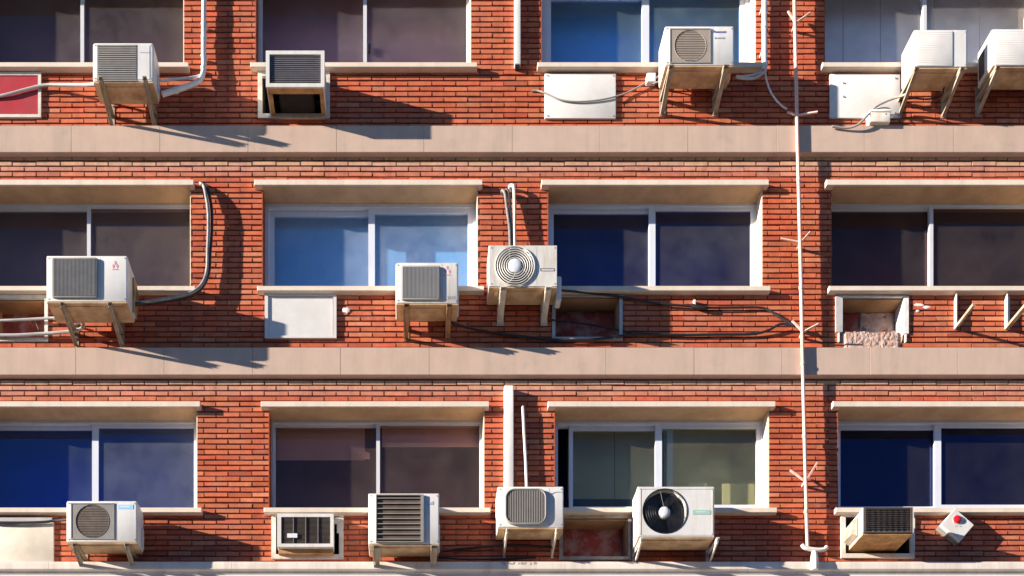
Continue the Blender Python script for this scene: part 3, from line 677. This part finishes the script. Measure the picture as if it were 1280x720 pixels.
t=thing('window_air_conditioner','flush window unit with dark four-column grille and white tag, bottom row','air conditioner',(385,696,0),GRP)
sleeve('B3',t,'bracket_w')
u0,v0=uv(346.5,642.5,13); u1,v1=uv(417,684,13)
mb=MB(); mb.rbox(u0,u1,v0,v1,-22,11.5,r=1.2,ch=.4); mb.build('casing','white2',t)
mb=MB(); mb.ring(u0,u1,v0,v1,4,11.6,14,wl=5); mb.build('front_rim','white',t)
mb=MB(); mb.box(u0+4.8,u1-3.8,v0+3.8,v1-3.8,11.55,12); mb.build('grille_back','grille_dark',t)
mb=MB()
for k in (1,2,3): x=u0+5+(u1-u0-9)*k/4; mb.box(x-.7,x+.7,v0+4,v1-4,12.1,13.6)
y=v0+5
while y<v1-4.5: mb.box(u0+5,u1-4,y,y+.35,12.05,12.9); y+=1.5
mb.build('grille','grille_brown',t)
mb=MB()
for k in (1,2,3): x=u0+5+(u1-u0-9)*k/4; mb.box(x-.45,x+.45,v0+4,v1-4,13.65,14.1)
mb.build('grille_ribs','fin',t)
uu,vv=uv(359,667,14); mb=MB(); mb.box(uu,uu+12.5,vv,vv+5.2,14.2,14.5); mb.build('paper_tag','hub',t)
mb=MB(); mb.box(u0+1,u1-1,v1+.1,v1+5.5,-20,8); mb.build('base_pan','rustpan',t)
mb=MB(); mb.box(418,424,649.5,657,3,5); mb.box(421.5,424,657.05,668,3,5); mb.build('foam_strip','bracket_w',t)

t=thing('window_air_conditioner','window unit with bright side panel and finned metal face, lower right corner','air conditioner',(1096,694,0),GRP)
sleeve('D3',t,'bracket_w')
u0,v0=uv(1079,635,42); u1,v1=uv(1140,667.5,42)
mb=MB(); mb.rbox(u0,u1,v0,v1-1.2,-22,40.5,r=.8,ch=.3); mb.build('casing','white',t)
mb=MB(); mb.box(u0-.2,u1+.2,v1-1.1,v1+.8,-20,41.8); mb.build('base_pan','rustpan',t)
mb=MB(); mb.ring(u0-.3,u1+.3,v0-.3,v1-1.2,1.6,40.6,43.4,wl=3.0,wr=2.6); mb.build('front_rim','grille_dark',t)
mb=MB(); mb.box(u1+.35,u1+1.4,v0,v1-1.2,36,43.4); mb.build('edge_trim','white',t); mb=MB(); mb.box(u0-.9,u0-.35,v0,v1-1.2,39.5,43.2); mb.build('edge_trim','white',t)
mb=MB(); mb.box(u0+2.6,u1-2.3,v0+1.5,v1-3,40.7,41); mb.build('grille_back','grille',t)
mb=MB(); n=8
for k in range(n): x=u0+5+(u1-u0-10)*k/(n-1); mb.tube([(x,v0+2,39.7),(x,v1-3.4,39.7)],2.7,12,1)
mb.build('coil_tubes','grille_light',t)
mb=MB(); y=v0+2.6
while y<v1-3.5: mb.box(u0+3,u1-2.8,y,y+.3,41.2,44.0); y+=2.6
mb.build('grille','grille_dark',t)
mb=MB(); mb.box(u0-.5,u0-.1,v0+5,v0+17,31,33.4); mb.build('side_slots','greyprint',t)
mb=MB(); mb.loft([[(u0-7,v0+8,2),(u0-1,v0+4,2),(u0-1,v1-4,2),(u0-8,v1-8,2)],[(u0-6,v0+8,26),(u0-1,v0+4,28),(u0-1,v1-4,28),(u0-7,v1-8,26)]]); mb.build('padding','bracket',t)
# ------------------------------------------------------------------ covered openings
CG='boards covering old unit openings'
t=thing('cover_panel','red painted board in white frame at the upper left edge of the photo','cover panel',(20,147,0),CG)
mb=MB(); mb.box(-30,47.8,96,145,.6,1.6); mb.build('board','red',t)
mb=MB(); mb.ring(-34,52,92.5,148.5,3.6,-.5,2.6); mb.build('frame','bracket_w',t)
t=thing('cover_panel','plain white board with slack cable across, below the blue top row window','cover panel',(725,150,0),CG)
mb=MB(); mb.rbox(680.5,769.5,94,150,.5,2.6,r=1,ch=.5); mb.build('board','board',t)
for x,y in ((684,97),(766,97),(684,147),(766,147)): mb=MB(); mb.disc(x,y,.8,2.5,3.2,8); mb.build('screw','greyprint',t)
t=thing('cover_panel','white board half in shadow behind the grey junction box, upper right','cover panel',(1080,150,0),CG)
mb=MB(); mb.rbox(1036.5,1124.5,94.5,149.5,.5,2.4,r=.8,ch=.5); mb.build('board','board',t)
for x,y in ((1053,106),(1053,123),(1118,100),(1118,144)): mb=MB(); mb.disc(x,y,1.0,2.3,3.3,8); mb.build('screw','greyprint',t)
t=thing('cover_panel','white framed board under the bright blue window, blotchy surface','cover panel',(375,424,0),CG)
mb=MB(); mb.box(335,416,372,420.5,.5,1.5); mb.build('board','board',t)
mb=MB(); mb.ring(331.3,420.7,368.8,424.2,4,-.5,2.9,wt=2.8,wb=2.8); mb.build('frame','board',t)
t=thing('cover_panel','stained cream board at the lower left edge beside pale blue label unit','cover panel',(30,704,0),CG)
mb=MB(); mb.rbox(-22,68,654,705,.5,2.2,r=.8,ch=.5); mb.build('board','board_c',t)
mb=MB(); mb.box(-22,66,648,653,.5,3); mb.build('top_strip','pipe_grey',t)
# ------------------------------------------------------------------ empty shelf brackets right of the broken niche
for x,lab in ((1194.5,'empty steel wall bracket nearest the broken niche'),(1259.5,'empty steel wall bracket at the right edge of the photo')):
    t=thing('wall_bracket',lab,'bracket',(x,412,0),'empty unit brackets')
    w=2.2 if x<1200 else 4
    mb=MB(); mb.box(x-w,x-w+1.0,371,412,.3,6); mb.box(x-w+1.05,x+w*.6,371,412,-.6,.9); mb.build('upright','bracket_w',t)
    mb=MB(); mb.box(x-w+.2,x-w+1.3,409,412.6,1,44); mb.box(x-w+1.35,x+1.2,411.3,412.6,6.1,44); mb.build('arm','bracket',t)
# ------------------------------------------------------------------ alarm box
au,av=uv(1197,656,13)
t=thing('alarm_box','white diamond-hung alarm box with red lamp under ink-blue window','alarm box',(au,av,0))
def rotsq(h,w,d,ang=math.radians(41)): 
    return [(au+x*math.cos(ang)-y*math.sin(ang),av+x*math.sin(ang)+y*math.cos(ang),d) for x,y in ((-w,-h),(w,-h),(w,h),(-w,h))]
mb=MB(); mb.loft([rotsq(13.8,15.8,.4),rotsq(13.4,15.4,9)]); mb.build('housing','grille',t)
mb=MB(); mb.loft([rotsq(13.9,15.9,9.05),rotsq(13.9,15.9,11.6),rotsq(13.0,15.0,13)]); mb.build('cover','white',t)
mb=MB(); mb.loft([rotsq(14.3,16.3,-.6),rotsq(14.3,16.3,.4)]); mb.build('back_plate','grille_brown',t)
lu,lv=uv(1196.8,649,14); mb=MB(); n=6
mb.loft([[(lu+5.2*q*math.cos(2*math.pi*k/n+.3),lv+5.2*q*math.sin(2*math.pi*k/n+.3),13+z) for k in range(n)] for q,z in ((1.12,-.2),(1.12,.8))]); mb.build('lamp_collar','greyprint',t)
mb=MB(); n=16
mb.loft([[(lu+4.8*q*math.cos(2*math.pi*k/n),lv+4.8*q*math.sin(2*math.pi*k/n),13+z) for k in range(n)] for q,z in ((1,.8),(1,1.5),(.8,2.3),(.4,2.6))],smooth=True); mb.build('lamp','redlamp',t)
mb=MB()
for x,y in ((1194,657),(1199,657.5),(1204,651)): cu_,cv_=uv(x,y,13); mb.box(cu_,cu_+2.4,cv_,cv_+.9,12.9,13.2)
mb.build('print_marks','greyprint',t)
# ------------------------------------------------------------------ pipes, ducts and cables
def px(pts): return [(*uv(x,y,d),d) for x,y,d in pts]
def pipe(name,label,cat,pts,r,m,group=None,n=8,sp=6,extra=None):
    mb=MB(); mb.tube(px(pts),r,n,sp); 
    if extra: extra(mb)
    o=mb.build(name,m); return tag(o,label,cat,group)
PG='pipes and cables on the facade'
def bands(pts,r):
    def f(mb):
        for (x,y,d),(x2,y2,d2) in pts: mb.tube(px([(x,y,d),(x2,y2,d2)]),r,12,1)
    return f
def both(*fs): return lambda mb:[f(mb) for f in fs]
def clips(pts,r):
    def f(mb):
        for x,y,d in pts:
            u_,v_=uv(x,y,d); mb.torus(u_,v_,.1,.1,d,6,4); mb.box(u_-r-1,u_+r+1,v_-1,v_+1,-.5,d+r*.4)
    return f
pipe('drain_pipe','thick white pipe bending in to the upper left louvred unit','pipe',[(255.5,-60,7),(255,0,7),(254.5,60,7),(254.5,88,8),(249,101,10),(237,107,14),(219,113,20),(203,118,24)],3.1,'pipe',PG,12,8,both(clips([(255,30,7),(254.6,70,7)],3.1),bands([((255,44,7),(254.8,50,7)),((254.5,84,8),(254.2,87,8)),((222,112.4,19.4),(218,113.3,20.3))],3.7)))
pipe('cable','thin white line running from white drain pipe to louvred unit','cable',[(254,92,4),(247,95.5,6),(232,98,12),(214,99.5,18),(201,101,24)],1.5,'pipe',PG)
pipe('cable','grey cable sagging across the red painted board','cable',[(-10,122,3),(10,118,4),(34,111.5,4),(56,106.5,5),(80,106,10),(105,106,18),(118,105,24)],1.7,'pipe_grey',PG)
t=thing('cable_duct','short white duct ending dark above the middle top row wall','duct',(646,90,0),'white ducts on the brick piers')
mb=MB(); mb.rbox(642.6,650.2,-174,86,-.6,7,r=.8,ch=.6); mb.build('cover','pipe',t)
mb=MB(); mb.box(643.8,649,85.9,89.5,.2,5.5); mb.build('end_piece','black',t)
t=thing('cable_duct','long white duct with thin pipe beside it above ribbed unit','duct',(635,608,0),'white ducts on the brick piers')
mb=MB(); u_,v_=uv(630.5,481.5,9); mb.rbox(u_,u_+11.5,v_,v_+130,-.6,9,r=.8,ch=.6); mb.build('cover','pipe',t)
pipe('conduit','thin white conduit rising beside the long white duct','pipe',[(653,509,5),(653.6,512,5.2),(655,540,5),(657,575,5),(658.5,615,5)],1.9,'pipe',PG,8,4)
mb=MB(); u_,v_=uv(653,508,4); blob('pipe_stub_hole',u_,v_,3,2.5,.8,'dark',bld,seed=4)
pipe('conduit','white conduit running down right of the blue top row window','pipe',[(955.5,-60,6),(955.5,0,6),(955.5,40,6),(955.5,84,6),(955,88,6)],3.3,'pipe',PG,10,3,both(clips([(955.5,12,6),(955.5,66,6)],3.3),bands([((955.5,30,6),(955.5,36,6)),((955.4,79,6),(955.4,84,6))],3.9)))
pipe('cable','grey looped hose between white conduit and blue lettered unit','cable',[(957,84,6),(955,90,7),(945,93,11),(932,96,17),(921,96,24),(930,98,18),(944,97.5,12),(956,90,7)],1.5,'pipe_grey',PG)
pipe('cable','thin white cable curling from conduit toward the leaning thin pipe','cable',[(956,88,4),(958,100,3),(963,114,3),(970,125,2.5),(978,133,2.5),(984,136.5,2)],1.1,'pipe',PG)
pipe('cable','dark cable sagging over plain white board to small junction box','cable',[(664,113.5,1.5),(672,113.5,2),(682,116.5,4),(700,124.5,4),(720,127,4),(745,125.5,4),(768,121,4),(786,115,2.5),(806,104,3)],.9,'cable_g',PG)
t=thing('junction_box','small white junction box left of the blue lettered unit','junction box',(812,108,0),'junction boxes')
mb=MB(); mb.rbox(807,818.5,97,108,.2,7,r=1.2,ch=.8); mb.build('housing','pipe',t)
mb=MB(); mb.tube(px([(817,100,5),(824,95,8),(830,93,14)]),.9,6,4); mb.tube(px([(816,105,5),(826,101,9),(832,99,14)]),.9,6,4); mb.build('lead','cable_g',t)
t=thing('junction_box','cream junction box on the concrete band under shaded white board','junction box',(1098,157,0),'junction boxes')
u_,v_=uv(1088,138,13); mb=MB(); mb.rbox(u_,u_+25,v_,v_+14,.6,13,r=1.2,ch=.8); mb.build('housing','bracket_w',t)
mb=MB(); mb.rbox(u_-.8,u_+25.8,v_-1,v_+2,.6,13.8,r=1,ch=.5); mb.build('lid','pipe',t)
pipe('cable','grey cable arching over shaded white board to right unit','cable',[(1040,158,10),(1058,160,10),(1072,156,12),(1082,147,13),(1096,133,10),(1112,125,12),(1124,121,16),(1132,118,22)],1.25,'cable_g',PG)
pipe('cable','thin black lead coiling from cream junction box','cable',[(1107,143,13),(1112,136,9),(1102,135,7),(1092,138,8)],.6,'cable',PG)
pipe('cable','black lead hanging under the bare white unit','cable',[(1124,126,5),(1140,123,6),(1160,124,5),(1176,120,8),(1180,110,20)],.9,'cable',PG)
# black and grey insulated line in the middle row, left
pipe('insulated_pipe','grey and black insulated pipe curving from lintel to square-grille unit','pipe',[(250,229,-2),(254.5,233,5),(257,243,9),(260,262,10),(260.5,285,10),(259.5,315,10),(258.5,338,10),(253,354,11),(241,365,13),(220,371,15),(190,376,20),(167,379,26)],1.9,'pipe_mid',PG,10,6)
pipe('insulated_pipe','black pipe strapped behind the grey curving pipe','pipe',[(252,230,-2),(258.5,234,4),(261.5,244,5),(264.5,264,6),(264.5,290,6),(262.5,317,6),(261,340,6),(254,357,7),(242,367.5,9),(221,373.5,12),(190,378,18),(169,380,26)],2.1,'cable',PG,8,6)
# pipes across niche A2
pipe('conduit','upper pale pipe crossing the empty left niche','pipe',[(-12,401,4),(20,400,5),(48,398.5,5),(66,397.5,6),(78,398.5,9)],1.5,'pipe_grey',PG)
pipe('conduit','lower pale pipe under left niche hooking up behind bracket','pipe',[(-12,419,4),(20,419,5),(48,417.5,5),(70,416,6),(90,414,7),(100,411.5,8),(104.5,407,9),(101,402.5,9),(94,404,9)],1.9,'pipe_grey',PG)
pipe('cable','dark lead hanging inside the empty left niche','cable',[(42,399,-3),(46,406,-6),(50,416,-4)],.9,'cable',PG)
# three capped lines entering the round-fan unit
for i,(pts,r,m,lab) in enumerate((([(631,246,-2),(627.5,240,3),(629,238.5,5),(631.5,243,7),(634,262,8),(637,285,9),(638,312,12)],2.0,'pipe_dark','leftmost of three pipes dropping to the round-fan unit'),
        ([(634.5,243,-2),(633,238,4),(635,238,6),(636.5,244,7),(638,264,8),(640,288,9),(641,312,12)],1.6,'cable','black middle pipe of three dropping to round-fan unit'),
        ([(639,240,-2),(637,233.5,3),(640,232,6),(642.5,236,7.5),(643,262,8),(643,288,9),(643.5,312,12)],2.0,'pipe','thick white pipe dropping to the round-fan unit'))):
    pipe('insulated_pipe',lab,'pipe',pts,r,m,PG,10,6)
# black cables to the right of the round-fan unit
pipe('cable','upper black cable from round-fan unit to the leaning thin pipe','cable',[(700,363,12),(735,366,4),(775,371,3),(820,379,3),(860,382.5,3),(878,384.5,3),(915,384.5,3),(950,384.5,3),(962,388.5,4),(978,399,6),(993,406.5,8)],1.35,'cable',PG,8,6)
pipe('cable','lower black cable drooping past the grey-framed niche','cable',[(550,400,12),(575,407,6),(600,413,3),(640,419,3),(690,424.5,4),(740,424.5,4),(775,420,4),(800,417.5,3),(850,418.5,3),(900,418,3),(940,417.5,3),(960,413,4),(976,405,6),(993,407.5,8)],1.5,'cable',PG,8,6)
pipe('cable','black cable across the back of the grey-framed niche','cable',[(690,400,3),(715,402.5,-6),(745,407,-8),(770,412,-2),(790,416.5,3)],1.0,'cable',PG,8,6)
t=thing('cable_splice','taped black cable splice on upper cable by navy window','splice',(872,384,0))
mb=MB(); mb.tube(px([(864,381.5,3.4),(870,383.5,4),(880,385,4),(884,384.8,3.4)]),2.3,8,4); mb.build('tape','cable',t)
mb=MB(); mb.box(866,868.4,377,383,.2,4); mb.build('clip','pipe',t)
pipe('cable','dark cable slung behind the ribbed unit','cable',[(548,690,8),(570,687,4),(600,684,4),(640,681,5),(690,684,5)],1.6,'cable',PG,8,6)
pipe('cable','second dark cable above the cornice behind ribbed unit','cable',[(548,697,6),(580,699,4),(620,699,4),(670,697,5)],1.2,'cable',PG,8,6)
pipe('cable','dark cable strung along the top of the stained cream board','cable',[(-10,653,5),(20,653.5,5),(55,652.5,5),(70,650.5,6),(90,649,14)],1.6,'cable',PG,8,6)
# the long leaning pipe with its forked stays
t=thing('downpipe','long thin faded pink pipe leaning across all floors with forked stays','pipe',(1008,690,10))
pts=px([(991.5,-60,10.5),(993,0,10.5),(996.2,150,10.5),(1000,300,10.5),(1004,480,10.5),(1008.6,660,10.5),(1009.5,684,10.5)])
mb=MB(); mb.tube(pts,2.2,10,1)
for y_ in (75,225,360,455,545,640): q_=px([(993+y_*.0227,y_-2,10.5),(993+y_*.0227,y_+2,10.5)]); mb.tube(q_,2.75,10,1)
mb.build('tube','pipe_pink',t)
for (cx_,cy_,lx,ly,rx,ry) in ((994.5,29,985,14,1013,16),(996,144,984,140,1022,140),(1001,303,976,298.5,1013,290),(1004,415,990,401,1023,405),(1007,602,987.5,587.5,1022,578)):
    for (ex,ey) in ((lx,ly),(rx,ry)):
        mb=MB(); a_=px([(cx_,cy_,10.5)])[0]; b_=px([(ex,ey,9 if ex<cx_ else 18)])[0]; mb.bar(a_,b_,2.1,1.6); mb.build('stay','pipe_pink',t)
    mb=MB(); u_,v_=uv(cx_,cy_,10.5); mb.box(u_-1.2,u_+1.2,v_-1.4,v_+1.4,-.6,8.6); mb.torus(u_,v_,.2,.2,9,6,4); mb.build('wall_clip','pipe_pink',t)
t=thing('floodlight_bracket','white T-shaped fitting standing on the cornice below the thin pipe','fitting',(1018,712,17))
mb=MB(); mb.tube(px([(1002.5,680.5,20),(1006,684.5,20),(1014,686.5,20),(1024,687.5,20),(1031,686.5,20),(1033.5,683.5,20)]),2.6,10,5)
mb.build('crossbar','pipe',t)
mb=MB(); mb.tube(px([(1017.5,687,19),(1017.8,694,19.5),(1018,702,20),(1018.5,712,20)]),lambda f:2.2+2.6*math.sin(min(f,1)*2.4),12,5); mb.build('stem','pipe',t)
mb=MB(); u_,v_=uv(1018,706,18); mb.box(u_-4,u_+5,v_-3,v_+6,15.8,18); mb.build('foot','pipe',t)
# ------------------------------------------------------------------ street
def sheet(name,x0,x1,y0,y1,z,m,h=None):
    me=bpy.data.meshes.new(name)
    if h is None: me.from_pydata([(x0,y0,z),(x1,y0,z),(x1,y1,z),(x0,y1,z)],[],[(0,1,2,3)])
    else:
        me.from_pydata([(x,y,q) for q in (z-h,z) for x,y in ((x0,y0),(x1,y0),(x1,y1),(x0,y1))],[],[(4,5,6,7),(0,1,5,4),(1,2,6,5),(2,3,7,6),(3,0,4,7)])
    me.materials.append(M[m]); o=bpy.data.objects.new(name,me); COL.objects.link(o); return tag(o,kind='structure')
sheet('ground',-600,600,-600,600,-.01,'earth')
sheet('road',-300,300,-12.5,-6.9,-.004,'asphalt')
sheet('pavement',-120,120,-6.7,.3,.13,'paving',.15)  # out of view; widened and made pale to bounce warm light up the facade
sheet('kerb',-120,120,-6.9,-6.7,.135,'kerb',.15)
sheet('far_pavement',-120,120,-17,-12.5,.13,'paving',.15)
# unseen blocks behind the photographer, added to shade the street; heights set for the light
M['opp_wall']=mat('opposite_render',(.34,.27,.21),.9,.08,2); M['opp_glass']=mat('opposite_glass',(.03,.035,.04),.1,.1,2); M['opp_frame']=mat('opposite_frame',(.5,.48,.45),.6,.05,4)
def wbox(bm_v,bm_f,x0,x1,y0,y1,z0,z1):
    i=len(bm_v); bm_v += [(x,y,z) for z in (z0,z1) for x,y in ((x0,y0),(x1,y0),(x1,y1),(x0,y1))]
    bm_f += [tuple(i+k for k in q) for q in ((3,2,1,0),(4,5,6,7),(0,1,5,4),(1,2,6,5),(2,3,7,6),(3,0,4,7))]
def wmesh(name,v,f,m,parent):
    me=bpy.data.meshes.new(name); me.from_pydata([(x-parent.location.x,y-parent.location.y,z) for x,y,z in v],[],f); me.materials.append(M[m])
    o=bpy.data.objects.new(name,me); COL.objects.link(o); o.parent=parent; return o
for x0,x1,h,lab in ((-75,-16,9.6,'taller rendered block across the street, unseen, added to shade it'),(-15.9,45,8.9,'lower rendered block across the street, unseen, added to shade it')):
    ob_=thing('opposite_building',lab,'building',(0,1478,0),'blocks across the street'); ob_.location=((x0+x1)/2,-17.0,0)
    v,f=[],[]; wbox(v,f,x0,x1,-28,-17.0,.1,h); wmesh('wall',v,f,'opp_wall',ob_)
    v,f=[],[]; wbox(v,f,x0-.02,x1+.02,-28.3,-16.7,h+.003,h+.35); wmesh('roof_parapet',v,f,'opp_frame',ob_)
    gx=x0+2
    while gx<x1-3 and gx<30:
        if gx>-30:
            for zz in range(2):
                v,f=[],[]; wbox(v,f,gx,gx+1.8,-16.997,-16.94,1.2+zz*3.3,2.9+zz*3.3); fr=wmesh('window',v,f,'opp_frame',ob_)
                v,f=[],[]; wbox(v,f,gx+.1,gx+1.7,-16.937,-16.93,1.3+zz*3.3,2.8+zz*3.3); me_=wmesh('pane',v,f,'opp_glass',ob_)
                me_.parent=fr; me_.matrix_parent_inverse.identity()
                me_.location=(0,0,0)
        gx+=3.4
# ------------------------------------------------------------------ light, sky, camera
sunv=Vector((-1,-.282,.25)).normalized()          # towards the sun
SUN=dict(strength=5.0,color=(1,.89,.74)); SKY=0.056; EXPO=1.62
ld=bpy.data.lights.new('sun','SUN'); ld.energy=SUN['strength']; ld.color=SUN['color']; ld.angle=math.radians(.5)
lo=bpy.data.objects.new('sun',ld); COL.objects.link(lo); lo.rotation_euler=sunv.to_track_quat('Z','Y').to_euler(); lo.location=(-20,-8,14)
w=bpy.data.worlds.new('World'); SC.world=w; w.use_nodes=True; nt=w.node_tree
sk=nt.nodes.new('ShaderNodeTexSky'); sk.sky_type='NISHITA'; sk.sun_disc=False
sk.sun_elevation=math.asin(sunv.z); sk.sun_rotation=math.atan2(sunv.x,sunv.y); sk.air_density=.85; sk.dust_density=.05; sk.ozone_density=6.0
bg=nt.nodes['Background']; bg.inputs[1].default_value=SKY; nt.links.new(sk.outputs[0],bg.inputs[0])
cd=bpy.data.cameras.new('camera'); cam=bpy.data.objects.new('camera',cd); COL.objects.link(cam); SC.camera=cam
cam.location=((UC-640)*S,-D*S,EYE); cam.rotation_euler=(math.radians(90),0,0)
cd.sensor_width=36; cd.lens=36*D/1280; cd.shift_x=(640-UC)/1280; cd.shift_y=(VC-360)/1280; cd.clip_end=2000; cd.clip_start=.05
vs_=SC.view_settings; vs_.view_transform='Standard'; vs_.look='None'; vs_.exposure=EXPO; vs_.gamma=1; vs_.use_curve_mapping=False
SC.cycles.max_bounces=8; SC.cycles.diffuse_bounces=5; SC.cycles.transparent_max_bounces=12
SC.cycles.use_denoising=True
